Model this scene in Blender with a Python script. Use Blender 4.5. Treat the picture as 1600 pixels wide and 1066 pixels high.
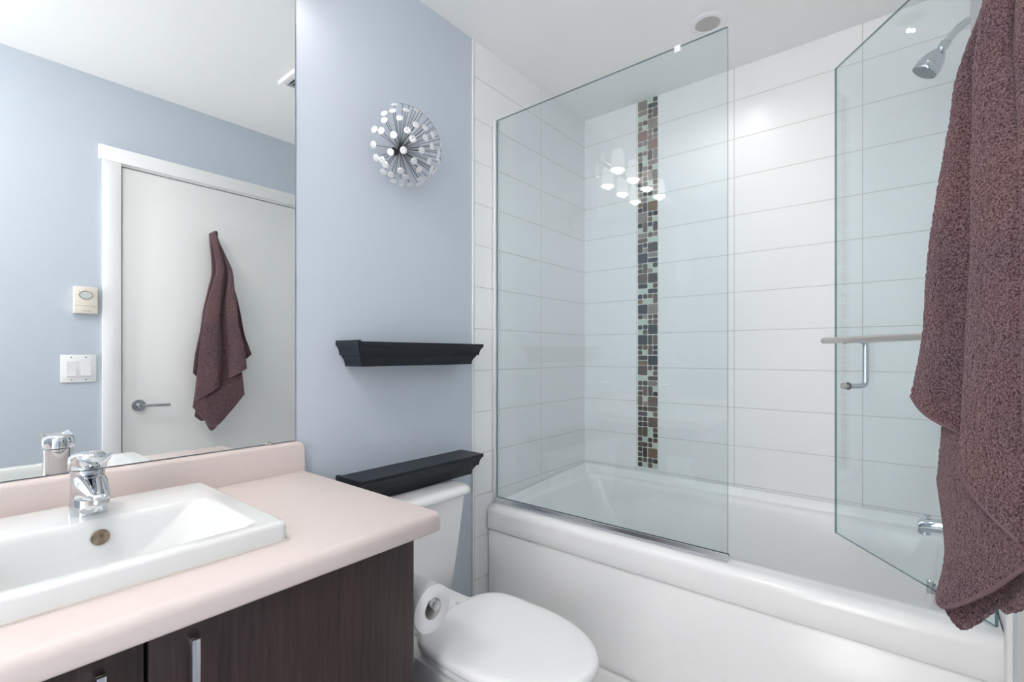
import bpy, bmesh, math, random
from mathutils import Vector, Matrix
PI = math.pi
for o in list(bpy.data.objects): bpy.data.objects.remove(o)
SC = bpy.context.scene
COL = SC.collection
random.seed(7)

# ------------------------------------------------------------------ camera
CAM = Vector((1.3413, 0.0, 1.13))
YAW = math.radians(39.169)
FPX = 749.4
cd = bpy.data.cameras.new('camera'); cam = bpy.data.objects.new('camera', cd); COL.objects.link(cam)
cam.location = CAM; cam.rotation_euler = (PI/2, 0, YAW)
cd.sensor_width = 36; cd.lens = FPX/1600*36; cd.shift_y = 20.8/1600; cd.clip_start = 0.01
SC.camera = cam
# ------------------------------------------------------------------ light and exposure
SC.view_settings.view_transform = 'Standard'; SC.view_settings.look = 'None'
SC.view_settings.gamma = 1; SC.view_settings.exposure = 0.25
SC.view_settings.use_curve_mapping = False
SKY, GROUND_FILL = 7.4, 12.0   # fill light through the added window, stronger from below to lift the ceiling
BULB, SHADE, ADDED_LAMP, ADDED_SPOT = 40.0, 1.5, 34.0, 6.0  # last two: added ceiling lamp and added spot over the tub
W = bpy.data.worlds.new('world'); SC.world = W; W.use_nodes = True
_n = W.node_tree.nodes; _bg = _n['Background']
_tc = _n.new('ShaderNodeTexCoord'); _sp = _n.new('ShaderNodeSeparateXYZ'); _mr = _n.new('ShaderNodeMapRange')
_mr.inputs['From Min'].default_value = -0.08; _mr.inputs['From Max'].default_value = 0.08
_mr.inputs['To Min'].default_value = GROUND_FILL; _mr.inputs['To Max'].default_value = SKY
W.node_tree.links.new(_tc.outputs['Generated'], _sp.inputs[0]); W.node_tree.links.new(_sp.outputs[2], _mr.inputs['Value'])
W.node_tree.links.new(_mr.outputs[0], _bg.inputs[1]); _bg.inputs[0].default_value = (1.0, 0.985, 0.965, 1)

# ------------------------------------------------------------------ room measures
D = 2.273      # back wall
RW = 1.52      # right wall
CZ = 2.398     # ceiling
YF = -1.0      # near end
TY = 1.40      # tile starts here on the side walls

# ------------------------------------------------------------------ helpers
def mat(name, col, rough=0.5, metal=0.0, spec=0.5, coat=0.0, emit=None, estr=0.0):
    m = bpy.data.materials.new(name); m.use_nodes = True
    b = m.node_tree.nodes['Principled BSDF']
    b.inputs['Base Color'].default_value = (*col, 1); b.inputs['Roughness'].default_value = rough
    b.inputs['Metallic'].default_value = metal; b.inputs['Specular IOR Level'].default_value = spec
    b.inputs['Coat Weight'].default_value = coat; b.inputs['Coat Roughness'].default_value = 0.05
    if emit: b.inputs['Emission Color'].default_value = (*emit, 1); b.inputs['Emission Strength'].default_value = estr
    return m
def nd(m, t, **kw):
    n = m.node_tree.nodes.new(t)
    for k, v in kw.items(): setattr(n, k, v)
    return n
def lk(m, a, b): m.node_tree.links.new(a, b)
def bsdf(m): return m.node_tree.nodes['Principled BSDF']
def noise_bump(m, scale, strength, dist=0.002, detail=3, stretch=None):
    tc = nd(m, 'ShaderNodeTexCoord'); n = nd(m, 'ShaderNodeTexNoise'); n.inputs['Scale'].default_value = scale; n.inputs['Detail'].default_value = detail
    if stretch:
        mp = nd(m, 'ShaderNodeMapping'); mp.inputs['Scale'].default_value = stretch
        lk(m, tc.outputs['Object'], mp.inputs['Vector']); lk(m, mp.outputs['Vector'], n.inputs['Vector'])
    else: lk(m, tc.outputs['Object'], n.inputs['Vector'])
    b = nd(m, 'ShaderNodeBump'); b.inputs['Strength'].default_value = strength; b.inputs['Distance'].default_value = dist
    lk(m, n.outputs['Fac'], b.inputs['Height']); lk(m, b.outputs['Normal'], bsdf(m).inputs['Normal'])
    return n
def noise_colour(m, n, c1, c2, lo=0.35, hi=0.65):
    r = nd(m, 'ShaderNodeValToRGB'); r.color_ramp.elements[0].position = lo; r.color_ramp.elements[1].position = hi
    r.color_ramp.elements[0].color = (*c1, 1); r.color_ramp.elements[1].color = (*c2, 1)
    lk(m, n.outputs['Fac'], r.inputs['Fac']); lk(m, r.outputs['Color'], bsdf(m).inputs['Base Color'])

def link(name, bm, m, parent=None, smooth=40):
    me = bpy.data.meshes.new(name); bmesh.ops.recalc_face_normals(bm, faces=bm.faces[:]); bm.to_mesh(me); bm.free()
    for x in (m if isinstance(m, (list, tuple)) else [m]): me.materials.append(x)
    if smooth:
        me.polygons.foreach_set('use_smooth', [True]*len(me.polygons)); me.set_sharp_from_angle(angle=math.radians(smooth))
    o = bpy.data.objects.new(name, me); COL.objects.link(o)
    if parent:
        o.parent = parent; o.matrix_parent_inverse = Matrix.Translation(parent.location).inverted() if parent.parent is None else Matrix()
    return o
# every mesh is written in world coordinates; a child keeps them through its parent inverse
def thing(name, loc, label, cat, group=None):
    o = bpy.data.objects.new(name, None); COL.objects.link(o); o.location = loc; o.empty_display_size = 0.05
    return tag(o, label, cat, group)
def tag(o, label, cat, group=None):
    o['label'] = label; o['category'] = cat
    if group: o['group'] = group
    return o
def struct(o): o['kind'] = 'structure'; return o
def sub(name, bm, m, part, smooth=40):     # a sub-part: child of a mesh part
    o = link(name, bm, m, None, smooth); o.parent = part
    top = part.parent
    o.matrix_parent_inverse = (Matrix.Translation(top.location) @ part.matrix_parent_inverse).inverted() if top else Matrix()
    return o

def box(bm, a, b, bev=0.0, seg=2, mi=0):
    r = bmesh.ops.create_cube(bm, size=1.0); vs = r['verts']
    a = Vector(a); b = Vector(b)
    for v in vs: v.co = Vector(((a.x+b.x)/2+v.co.x*(b.x-a.x), (a.y+b.y)/2+v.co.y*(b.y-a.y), (a.z+b.z)/2+v.co.z*(b.z-a.z)))
    fs = set(f for v in vs for f in v.link_faces)
    if bev > 0:
        es = list(set(e for v in vs for e in v.link_edges))
        r = bmesh.ops.bevel(bm, geom=es, offset=bev, segments=seg, profile=0.5, affect='EDGES')
        fs = fs | set(r['faces'])
    for f in fs:
        if f.is_valid: f.material_index = mi
    return bm
def newbox(a, b, bev=0.0, seg=2): return box(bmesh.new(), a, b, bev, seg)
def loft(bm, rings, cap0=True, cap1=True, closed=True, mi=0):
    R = [[bm.verts.new(p) for p in ring] for ring in rings]
    n = len(R[0])
    for i in range(len(R)-1):
        for j in range(n if closed else n-1):
            k = (j+1) % n
            f = bm.faces.new((R[i][j], R[i][k], R[i+1][k], R[i+1][j])); f.material_index = mi
    if closed and cap0: bm.faces.new(R[0]).material_index = mi
    if closed and cap1: bm.faces.new(R[-1]).material_index = mi
    return R
def basis(d):
    d = Vector(d).normalized(); u = d.orthogonal().normalized() if abs(d.z) < 0.99 else Vector((1, 0, 0)); u = (u - d*u.dot(d)).normalized()
    return d, u, d.cross(u)
def lathe(bm, base, axis, prof, n=40, mi=0, cap0=True, cap1=True):
    """prof: list of (radius, distance along axis)"""
    d, u, v = basis(axis); base = Vector(base)
    rings = [[base+d*h+(u*math.cos(2*PI*i/n)+v*math.sin(2*PI*i/n))*max(r, 1e-5) for i in range(n)] for r, h in prof]
    loft(bm, rings, cap0, cap1, mi=mi); return bm
def cyl(bm, p, q, r, n=28, mi=0, bev=0.0):
    p = Vector(p); q = Vector(q); L = (q-p).length
    prof = [(r, 0), (r, L)] if not bev else [(r-bev, 0), (r-bev*.3, bev*.3), (r, bev), (r, L-bev), (r-bev*.3, L-bev*.3), (r-bev, L)]
    return lathe(bm, p, q-p, prof, n, mi)
def tube(bm, pts, r, n=16, mi=0):
    pts = [Vector(p) for p in pts]; rings = []
    t0 = (pts[1]-pts[0]).normalized(); _, u, v = basis(t0)
    for i, p in enumerate(pts):
        t = (pts[min(i+1, len(pts)-1)]-pts[max(i-1, 0)]).normalized()
        u = (u - t*u.dot(t)).normalized(); v = t.cross(u)
        rr = r[i] if isinstance(r, (list, tuple)) else r
        rings.append([p+(u*math.cos(2*PI*k/n)+v*math.sin(2*PI*k/n))*rr for k in range(n)])
    loft(bm, rings, mi=mi); return bm
def fillet_path(pts, rad, seg=8):
    pts = [Vector(p) for p in pts]; out = [pts[0]]
    for a, b, c in zip(pts, pts[1:], pts[2:]):
        d1 = (a-b).normalized(); d2 = (c-b).normalized(); p1 = b+d1*rad; p2 = b+d2*rad
        for i in range(seg+1):
            t = i/seg; out.append(p1*(1-t)**2+b*2*t*(1-t)+p2*t*t)
    out.append(pts[-1]); return out
def rrect(x0, x1, y0, y1, r, z, n=6):
    """rounded rectangle ring, ccw, 4*(n+1) points"""
    out = []
    for cx, cy, a0 in ((x1-r, y1-r, 0), (x0+r, y1-r, PI/2), (x0+r, y0+r, PI), (x1-r, y0+r, 1.5*PI)):
        for i in range(n+1):
            a = a0+PI/2*i/n; out.append(Vector((cx+r*math.cos(a), cy+r*math.sin(a), z)))
    return out
def extrude_y(bm, prof, y0, y1, mi=0):     # prof: (x,z) polygon
    loft(bm, [[Vector((x, y0, z)) for x, z in prof], [Vector((x, y1, z)) for x, z in prof]], mi=mi); return bm
def extrude_x(bm, prof, x0, x1, mi=0):     # prof: (y,z) polygon
    loft(bm, [[Vector((x0, y, z)) for y, z in prof], [Vector((x1, y, z)) for y, z in prof]], mi=mi); return bm
def at_px(px, py, y):
    """place in the room seen at pixel (px,py) of the photograph, at distance y into the room"""
    u = (px-800)/FPX; v = (553.8-py)/FPX; c, s = math.cos(YAW), math.sin(YAW)
    d = Vector((-s+u*c, c+u*s, v)); return CAM+d*(y/d.y)

# ------------------------------------------------------------------ materials
M = {}
M['blue'] = mat('blue_wall_paint', (0.535, 0.59, 0.667), 0.55, spec=0.35); noise_bump(M['blue'], 260, 0.12, 0.001, 2)
M['ceil'] = mat('ceiling_paint', (0.92, 0.92, 0.92), 0.8, spec=0.2); noise_bump(M['ceil'], 180, 0.1, 0.001)
M['white'] = mat('white_trim_paint', (0.84, 0.84, 0.845), 0.35)
M['door'] = mat('white_door_paint', (0.80, 0.80, 0.795), 0.45)
M['floor'] = mat('pale_floor_tile', (0.55, 0.54, 0.53), 0.35); noise_colour(M['floor'], noise_bump(M['floor'], 5, 0.02), (0.50, 0.49, 0.48), (0.6, 0.59, 0.58))
M['acrylic'] = mat('white_acrylic', (0.88, 0.88, 0.885), 0.22, coat=0.0)
M['ceramic'] = mat('white_ceramic', (0.86, 0.86, 0.865), 0.10, coat=0.5)
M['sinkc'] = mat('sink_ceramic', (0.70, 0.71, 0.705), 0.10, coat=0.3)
M['lid'] = mat('toilet_seat_plastic', (0.86, 0.86, 0.865), 0.2)
M['chrome'] = mat('chrome', (0.70, 0.72, 0.745), 0.06, 1.0)
M['brushed'] = mat('brushed_nickel', (0.62, 0.60, 0.58), 0.28, 1.0)
M['satin'] = mat('satin_metal', (0.55, 0.56, 0.58), 0.25, 1.0)
M['alu'] = mat('polished_aluminium', (0.78, 0.79, 0.82), 0.22, 1.0)
M['mirror'] = mat('mirror_silver', (0.93, 0.95, 0.945), 0.0, 1.0)
M['mirror_edge'] = mat('mirror_edge', (0.25, 0.30, 0.29), 0.3)
M['rubber'] = mat('black_rubber', (0.02, 0.02, 0.02), 0.5)
M['paper'] = mat('toilet_paper', (0.82, 0.82, 0.825), 0.95, spec=0.05); noise_bump(M['paper'], 420, 0.5, 0.002)
M['dark'] = mat('dark_gap', (0.015, 0.013, 0.014), 0.8)
M['shelf'] = mat('black_satin_lacquer', (0.010, 0.013, 0.020), 0.42, spec=0.35)
M['shade'] = mat('frosted_glass_shade', (0.9, 0.88, 0.84), 0.4, emit=(1.0, 0.93, 0.84), estr=SHADE)
M['bulb'] = mat('lit_bulb', (1, 1, 1), 0.4, emit=(1.0, 0.93, 0.84), estr=BULB)
M['added_glow'] = mat('added_lamp_glow', (1, 1, 1), 0.4, emit=(1.0, 0.96, 0.92), estr=ADDED_LAMP)  # glow of the added ceiling lamp
M['disc'] = mat('silver_disc', (0.84, 0.84, 0.85), 0.35, 0.55)
M['rod'] = mat('dark_wire', (0.10, 0.09, 0.095), 0.35, 0.8)
M['ivory'] = mat('ivory_plastic', (0.80, 0.74, 0.66), 0.4)
M['plate'] = mat('white_plastic', (0.85, 0.85, 0.86), 0.3)
M['screen'] = mat('grey_display', (0.62, 0.66, 0.64), 0.2)
M['ink'] = mat('grey_ink', (0.35, 0.33, 0.32), 0.6)
M['lens'] = mat('frosted_lens', (0.50, 0.49, 0.47), 0.5); noise_bump(M['lens'], 120, 0.2)
M['bronze'] = mat('tarnished_bronze', (0.30, 0.22, 0.16), 0.35, 0.8); noise_colour(M['bronze'], noise_bump(M['bronze'], 90, 0.2), (0.16, 0.12, 0.09), (0.36, 0.28, 0.21))
M['caulk'] = mat('old_caulk', (0.66, 0.62, 0.56), 0.6)

# laminate counter
m = M['counter'] = mat('pink_beige_laminate', (0.66, 0.57, 0.545), 0.42); noise_colour(m, noise_bump(m, 900, 0.03, 0.0005), (0.645, 0.555, 0.53), (0.68, 0.59, 0.565), 0.3, 0.7)
# dark wood
m = M['wood'] = mat('espresso_wood_grain', (0.045, 0.033, 0.034), 0.45)
noise_colour(m, noise_bump(m, 3.0, 0.25, 0.001, 8, (70, 70, 2.5)), (0.015, 0.008, 0.009), (0.052, 0.030, 0.027), 0.25, 0.75)

def tile_mat(name, axis, u0, z0=2.2545, P=0.4607, H=0.17):
    m = mat(name, (0.86, 0.86, 0.865), 0.34, coat=0.0)
    tc = nd(m, 'ShaderNodeTexCoord'); sp = nd(m, 'ShaderNodeSeparateXYZ'); lk(m, tc.outputs['Object'], sp.inputs[0])
    def dist(out, o, p):
        a = nd(m, 'ShaderNodeMath', operation='SUBTRACT'); lk(m, out, a.inputs[0]); a.inputs[1].default_value = o - 50*p
        b = nd(m, 'ShaderNodeMath', operation='MODULO'); lk(m, a.outputs[0], b.inputs[0]); b.inputs[1].default_value = p
        c = nd(m, 'ShaderNodeMath', operation='SUBTRACT'); c.inputs[0].default_value = p; lk(m, b.outputs[0], c.inputs[1])
        d = nd(m, 'ShaderNodeMath', operation='MINIMUM'); lk(m, b.outputs[0], d.inputs[0]); lk(m, c.outputs[0], d.inputs[1]); return d
    dm = nd(m, 'ShaderNodeMath', operation='MINIMUM')
    lk(m, dist(sp.outputs[axis], u0, P).outputs[0], dm.inputs[0]); lk(m, dist(sp.outputs[2], z0, H).outputs[0], dm.inputs[1])
    mr = nd(m, 'ShaderNodeMapRange', interpolation_type='SMOOTHSTEP'); mr.inputs['From Min'].default_value = 0.0007; mr.inputs['From Max'].default_value = 0.0022
    lk(m, dm.outputs[0], mr.inputs['Value'])
    mx = nd(m, 'ShaderNodeMix', data_type='RGBA'); mx.inputs['A'].default_value = (0.62, 0.60, 0.575, 1); mx.inputs['B'].default_value = (0.86, 0.86, 0.865, 1)
    lk(m, mr.outputs[0], mx.inputs['Factor']); lk(m, mx.outputs['Result'], bsdf(m).inputs['Base Color'])
    ns = nd(m, 'ShaderNodeTexNoise'); ns.inputs['Scale'].default_value = 7; lk(m, tc.outputs['Object'], ns.inputs['Vector'])
    ad = nd(m, 'ShaderNodeMath', operation='MULTIPLY_ADD'); ad.inputs[1].default_value = 0.25; lk(m, ns.outputs['Fac'], ad.inputs[0]); lk(m, mr.outputs[0], ad.inputs[2])
    bp = nd(m, 'ShaderNodeBump'); bp.inputs['Strength'].default_value = 0.5; bp.inputs['Distance'].default_value = 0.0015
    lk(m, ad.outputs[0], bp.inputs['Height']); lk(m, bp.outputs['Normal'], bsdf(m).inputs['Normal'])
    return m
M['tile_side'] = tile_mat('white_tile_side', 1, 1.866)
M['tile_back'] = tile_mat('white_tile_back', 0, 0.7614)

def glass_mat(name, tint, ior=1.5):
    m = bpy.data.materials.new(name); m.use_nodes = True; nt = m.node_tree; nt.nodes.clear()
    out = nt.nodes.new('ShaderNodeOutputMaterial'); mix = nt.nodes.new('ShaderNodeMixShader')
    tr = nt.nodes.new('ShaderNodeBsdfTransparent'); tr.inputs[0].default_value = (*tint, 1)
    gl = nt.nodes.new('ShaderNodeBsdfGlossy'); gl.inputs['Roughness'].default_value = 0.0; gl.inputs[0].default_value = (0.95, 0.98, 1, 1)
    fr = nt.nodes.new('ShaderNodeFresnel'); ge = nt.nodes.new('ShaderNodeNewGeometry'); mr = nt.nodes.new('ShaderNodeMapRange')
    mr.inputs['To Min'].default_value = ior; mr.inputs['To Max'].default_value = 1/ior
    L = nt.links.new
    L(ge.outputs['Backfacing'], mr.inputs['Value']); L(mr.outputs[0], fr.inputs['IOR'])
    L(fr.outputs[0], mix.inputs[0]); L(tr.outputs[0], mix.inputs[1]); L(gl.outputs[0], mix.inputs[2]); L(mix.outputs[0], out.inputs[0])
    return m
M['glass'] = glass_mat('shower_glass', (0.935, 0.966, 0.974))
M['glass_edge'] = glass_mat('glass_edge_green', (0.20, 0.32, 0.33))

# towel
m = M['towel'] = mat('brown_terry', (0.16, 0.095, 0.10), 0.95, spec=0.1)
bsdf(m).inputs['Sheen Weight'].default_value = 0.35; bsdf(m).inputs['Sheen Roughness'].default_value = 0.4; bsdf(m).inputs['Sheen Tint'].default_value = (0.8, 0.6, 0.62, 1)
tc = nd(m, 'ShaderNodeTexCoord'); n1 = nd(m, 'ShaderNodeTexNoise'); n1.inputs['Scale'].default_value = 400; n1.inputs['Detail'].default_value = 2
n2 = nd(m, 'ShaderNodeTexNoise'); n2.inputs['Scale'].default_value = 9; n2.inputs['Detail'].default_value = 3
lk(m, tc.outputs['Object'], n1.inputs['Vector']); lk(m, tc.outputs['Object'], n2.inputs['Vector'])
r1 = nd(m, 'ShaderNodeValToRGB'); r1.color_ramp.elements[0].position = 0.36; r1.color_ramp.elements[1].position = 0.66
r1.color_ramp.elements[0].color = (0.042, 0.023, 0.027, 1); r1.color_ramp.elements[1].color = (0.185, 0.125, 0.138, 1)
r2 = nd(m, 'ShaderNodeValToRGB'); r2.color_ramp.elements[0].position = 0.35; r2.color_ramp.elements[1].position = 0.7
r2.color_ramp.elements[0].color = (0.9, 0.9, 0.95, 1); r2.color_ramp.elements[1].color = (1.12, 0.98, 0.92, 1)
mm = nd(m, 'ShaderNodeMix', data_type='RGBA', blend_type='MULTIPLY'); mm.inputs['Factor'].default_value = 1
lk(m, n1.outputs['Fac'], r1.inputs['Fac']); lk(m, n2.outputs['Fac'], r2.inputs['Fac']); lk(m, r1.outputs['Color'], mm.inputs['A']); lk(m, r2.outputs['Color'], mm.inputs['B'])
lk(m, mm.outputs['Result'], bsdf(m).inputs['Base Color'])
bp = nd(m, 'ShaderNodeBump'); bp.inputs['Strength'].default_value = 0.9; bp.inputs['Distance'].default_value = 0.004
lk(m, n1.outputs['Fac'], bp.inputs['Height']); lk(m, bp.outputs['Normal'], bsdf(m).inputs['Normal'])
M['hem'] = mat('woven_hem', (0.15, 0.095, 0.108), 0.8, spec=0.1); noise_bump(M['hem'], 500, 0.4, 0.002)

# ------------------------------------------------------------------ room shell
T = 0.1
struct(link('floor', newbox((-T, YF, -T), (RW+T, D+T, 0)), M['floor']))
struct(link('ceiling', newbox((-T, YF, CZ), (RW+T, D+T, CZ+T)), M['ceil']))
struct(link('wall_left', newbox((-T, YF, 0), (0, TY-0.008, CZ)), M['blue']))
struct(link('wall_alcove_left', newbox((-T, TY, 0), (0, D+T, CZ)), M['tile_side']))
struct(link('wall_back', newbox((0, D, 0), (RW, D+T, CZ)), M['tile_back']))
struct(link('wall_alcove_right', newbox((RW, 1.474, 0), (RW+T, D+T, CZ)), M['tile_side']))
# near end, behind the camera: blue wall, with a tall window added for light
WX0, WX1, WZ0, WZ1 = 1.00, 1.46, 0.25, 2.28
bm = bmesh.new(); box(bm, (-T, YF-T, -T), (WX0, YF, CZ+T)); box(bm, (WX1, YF-T, -T), (RW+T, YF, CZ+T)); box(bm, (WX0, YF-T, -T), (WX1, YF, WZ0)); box(bm, (WX0, YF-T, WZ1), (WX1, YF, CZ+T))
struct(link('wall_front', bm, M['blue']))
bm = bmesh.new()
for a, b in (((WX0, YF-0.07, WZ0), (WX0+0.04, YF+0.01, WZ1)), ((WX1-0.04, YF-0.07, WZ0), (WX1, YF+0.01, WZ1)), ((WX0+0.04, YF-0.07, WZ0), (WX1-0.04, YF+0.01, WZ0+0.04)), ((WX0+0.04, YF-0.07, WZ1-0.04), (WX1-0.04, YF+0.01, WZ1))): box(bm, a, b, 0.002)
struct(link('added_window_1', bm, M['white']))
# right wall with the door opening
DY0, DY1, DZ = 0.592, 1.424, 2.012
bm = bmesh.new(); box(bm, (RW, YF, 0), (RW+T, DY0-0.004, CZ)); box(bm, (RW, DY0-0.004, DZ+0.012), (RW+T, 1.474, CZ)); box(bm, (RW, DY1+0.004, 0), (RW+T, 1.474, DZ+0.012))
box(bm, (RW+0.05, DY0-0.004, 0), (RW+T, DY1+0.004, DZ+0.012))
struct(link('wall_right', bm, M['blue']))
bm = bmesh.new(); box(bm, (-T, TY-0.008, 0), (0.004, TY, CZ), 0)
struct(link('trim_1', bm, M['white']))                        # bright strip where the tile ends
bm = bmesh.new()                                              # door casing
box(bm, (RW-0.014, DY0-0.075, 0), (RW, DY0-0.006, DZ+0.012), 0.002); box(bm, (RW-0.018, DY0-0.088, DZ+0.012), (RW, 1.472, DZ+0.078), 0.002)
box(bm, (RW-0.010, DY1+0.006, 0), (RW, 1.472, DZ+0.012), 0.002)
box(bm, (RW-0.002, DY0-0.006, DZ+0.004), (RW+0.04, DY1+0.006, DZ+0.012)); 
struct(link('trim_2', bm, M['white']))
door = struct(link('door_1', newbox((RW+0.004, DY0, 0.008), (RW+0.044, DY1, DZ), 0.002), M['door']))
bm = bmesh.new(); lathe(bm, (RW+0.0035, 0.655, 0.884), (-1, 0, 0), [(0.0275, 0), (0.0275, 0.006), (0.026, 0.008), (0.0125, 0.0085), (0.0115, 0.012), (0.0115, 0.045), (0.010, 0.047)])
tube(bm, fillet_path([(RW-0.036, 0.655, 0.884), (RW-0.039, 0.675, 0.884), (RW-0.039, 0.772, 0.881)], 0.012), 0.0075)
o = link('door_handle', bm, M['satin']); o.parent = door; o['label'] = 'satin metal lever handle on a round plate'
bm = bmesh.new(); box(bm, (0.02, 1.446, 0), (RW-0.012, 1.4675, 0.058), 0.004)
struct(link('baseboard_tub', bm, M['white']))

# ------------------------------------------------------------------ mosaic strip
PAL = {'t': (0.25, 0.21, 0.19), 's': (0.045, 0.053, 0.062), 'b': (0.13, 0.095, 0.075), 'g': (0.52, 0.62, 0.53), 'r': (0.26, 0.155, 0.145), 'o': (0.20, 0.14, 0.085), 'd': (0.075, 0.066, 0.06)}  # 'r': reddish cast of a reflection, painted into the upper stones
mm_ = []; idx = {}
for k, c in PAL.items():
    q = mat('mosaic_'+k, c, 0.25); noise_bump(q, 60, 0.25); idx[k] = len(mm_)+1; mm_.append(q)
grout = mat('mosaic_grout', (0.66, 0.64, 0.60), 0.8)
LAY = {'B': [(0, 0, 1, 1)], 'H': [(0, .5, 1, 1), (0, 0, 1, .5)], 'V': [(0, 0, .5, 1), (.5, 0, 1, 1)], 'Q': [(0, .5, .5, 1), (.5, .5, 1, 1), (0, 0, .5, .5), (.5, 0, 1, .5)],
       'T': [(0, .5, .5, 1), (.5, .5, 1, 1), (0, 0, 1, .5)], 'U': [(0, .5, 1, 1), (0, 0, .5, .5), (.5, 0, 1, .5)], 'L': [(0, 0, .5, 1), (.5, .5, 1, 1), (.5, 0, 1, .5)], 'R': [(0, .5, .5, 1), (0, 0, .5, .5), (.5, 0, 1, 1)]}
LC = 'B:t H:tg Q:tbtg B:r T:ttg Q:bttg L:dgt Q:brtb Q:sdsb T:bst R:osd B:t R:sgb H:tb L:dst B:s R:bsb B:b H:sg Q:sdog B:s T:dtg Q:ssgb B:s Q:dbdg H:so B:b U:gbd R:bdb L:bgt T:dds Q:ddsd V:bb T:bgb R:dbd Q:dbdg'.split()
RC = 'T:gds R:dbb B:t Q:tbrt B:r V:bt U:tbg B:t Q:gdbt T:dtg B:o Q:dsog R:sgd T:btg B:d H:ts Q:gdtg B:d T:gbs R:bgb B:t Q:bdbb B:s V:db L:bss B:s Q:bdgb H:bt L:dgs B:b U:bgb B:b L:gbd Q:dbbg B:o Q:ddbg'.split()
bm = bmesh.new(); x0, x1, zlo, zhi = 0.308, 0.412, 0.566, 2.397
box(bm, (x0-0.001, D-0.0022, zlo), (x1+0.001, D-0.0002, zhi))
mh = (zhi-zlo)/36; g = 0.0016
for ci, colm in enumerate((LC, RC)):
    cx0 = x0+ci*(x1-x0)/2; cw = (x1-x0)/2
    for i, cell in enumerate(colm):
        kind, cols = cell.split(':'); zt = zhi-i*mh
        for (a, b, c, d), k in zip(LAY[kind], cols):
            j = [random.uniform(-0.0008, 0.0008) for _ in range(4)]
            xa, xb, za, zb = cx0+a*cw+g+j[0], cx0+c*cw-g+j[1], zt-mh+b*mh+g+j[2], zt-mh+d*mh-g+j[3]
            rr = min(0.005, (xb-xa)*.25, (zb-za)*.25)
            ring = [Vector((p.x, D-0.0022, p.y)) for p in rrect(xa, xb, za, zb, rr, 0, 2)]
            top = [Vector((p.x, D-0.0042, p.y)) for p in rrect(xa+.0006, xb-.0006, za+.0006, zb-.0006, rr, 0, 2)]
            loft(bm, [ring, top], cap0=False, mi=idx[k])
tag(link('mosaic_tile_strip', bm, [grout]+mm_, smooth=30), 'vertical strip of brown, slate and pale green mosaic stones set in the white shower tiles', 'mosaic')

# ------------------------------------------------------------------ bathtub
tub = thing('bathtub', (0.76, 1.875, 0), 'white built-in bathtub with a plain apron below the glass screen', 'bathtub')
TX0, TX1, TY0, TY1 = 0.004, RW-0.004, 1.478, D-0.004
RZ = 0.505
bm = bmesh.new()
def ring_in(ix0, ix1, iy0, iy1, r, z): return rrect(ix0, ix1, iy0, iy1, r, z, 8)
def outer(z, yf, lift=0.0): 
    return [Vector((p.x, p.y, z)) for p in rrect(TX0, TX1, yf, TY1, 0.004, z, 8)]
rings = []
def walled(inset, zwall, zfront, yf, r=0.01):
    ps = rrect(TX0+inset, TX1-inset, yf, TY1-inset, r, 0, 8)
    out = []
    for p in ps:
        t = min(1.0, max(0.0, (p.y-(TY0+0.075))/0.04))
        out.append(Vector((p.x, p.y, zfront+(zwall-zfront)*t)))
    return out
# apron: from the floor up, recessed panel, groove, rim band, rounded nose
for z, y in ((0.0, 1.488), (0.398, 1.486), (0.402, 1.489), (0.405, 1.489), (0.408, 1.480), (0.412, 1.478), (0.440, 1.478), (0.476, 1.478), (0.486, 1.4795), (0.4945, 1.484), (0.5005, 1.491), (0.5035, 1.499)):
    rings.append(walled(0, z, z, y, 0.004))
rings.append(walled(0, 0.545, 0.5048, 1.508, 0.004))
rings.append(walled(0.010, 0.545, RZ, 1.520, 0.01))
rings.append(walled(0.016, 0.535, RZ, 1.525, 0.015))
rings.append(walled(0.028, 0.512, RZ, 1.532, 0.02))
rings.append(walled(0.052, 0.508, RZ, 1.545, 0.03))
# basin
rings.append(ring_in(0.075, 1.455, 1.560, 2.212, 0.05, RZ+0.001))
rings.append(ring_in(0.085, 1.445, 1.566, 2.205, 0.05, RZ-0.004))
rings.append(ring_in(0.092, 1.438, 1.571, 2.198, 0.055, RZ-0.016))
rings.append(ring_in(0.13, 1.425, 1.578, 2.190, 0.07, 0.40))
rings.append(ring_in(0.22, 1.405, 1.590, 2.175, 0.09, 0.24))
rings.append(ring_in(0.30, 1.385, 1.610, 2.155, 0.10, 0.17))
rings.append(ring_in(0.35, 1.35, 1.640, 2.125, 0.09, 0.145))
rings.append(ring_in(0.42, 1.30, 1.70, 2.06, 0.08, 0.138))
loft(bm, rings, cap0=True, cap1=True)
link('tub_body', bm, M['acrylic'], tub, smooth=50)
bm = bmesh.new(); lathe(bm, (1.4225, 1.875, 0.43), (-1, 0, 0.1), [(0.036, 0), (0.036, 0.004), (0.032, 0.010), (0.020, 0.013), (0.0, 0.014)])
box(bm, (1.395, 1.868, 0.425), (1.412, 1.882, 0.465), 0.003)
link('overflow_plate', bm, M['chrome'], tub)['label'] = 'chrome overflow plate'
bm = bmesh.new(); lathe(bm, (1.18, 1.875, 0.1385), (0, 0, 1), [(0.034, 0), (0.034, 0.002), (0.028, 0.004), (0.0, 0.004)])
link('drain', bm, M['chrome'], tub)['label'] = 'chrome drain'

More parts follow.
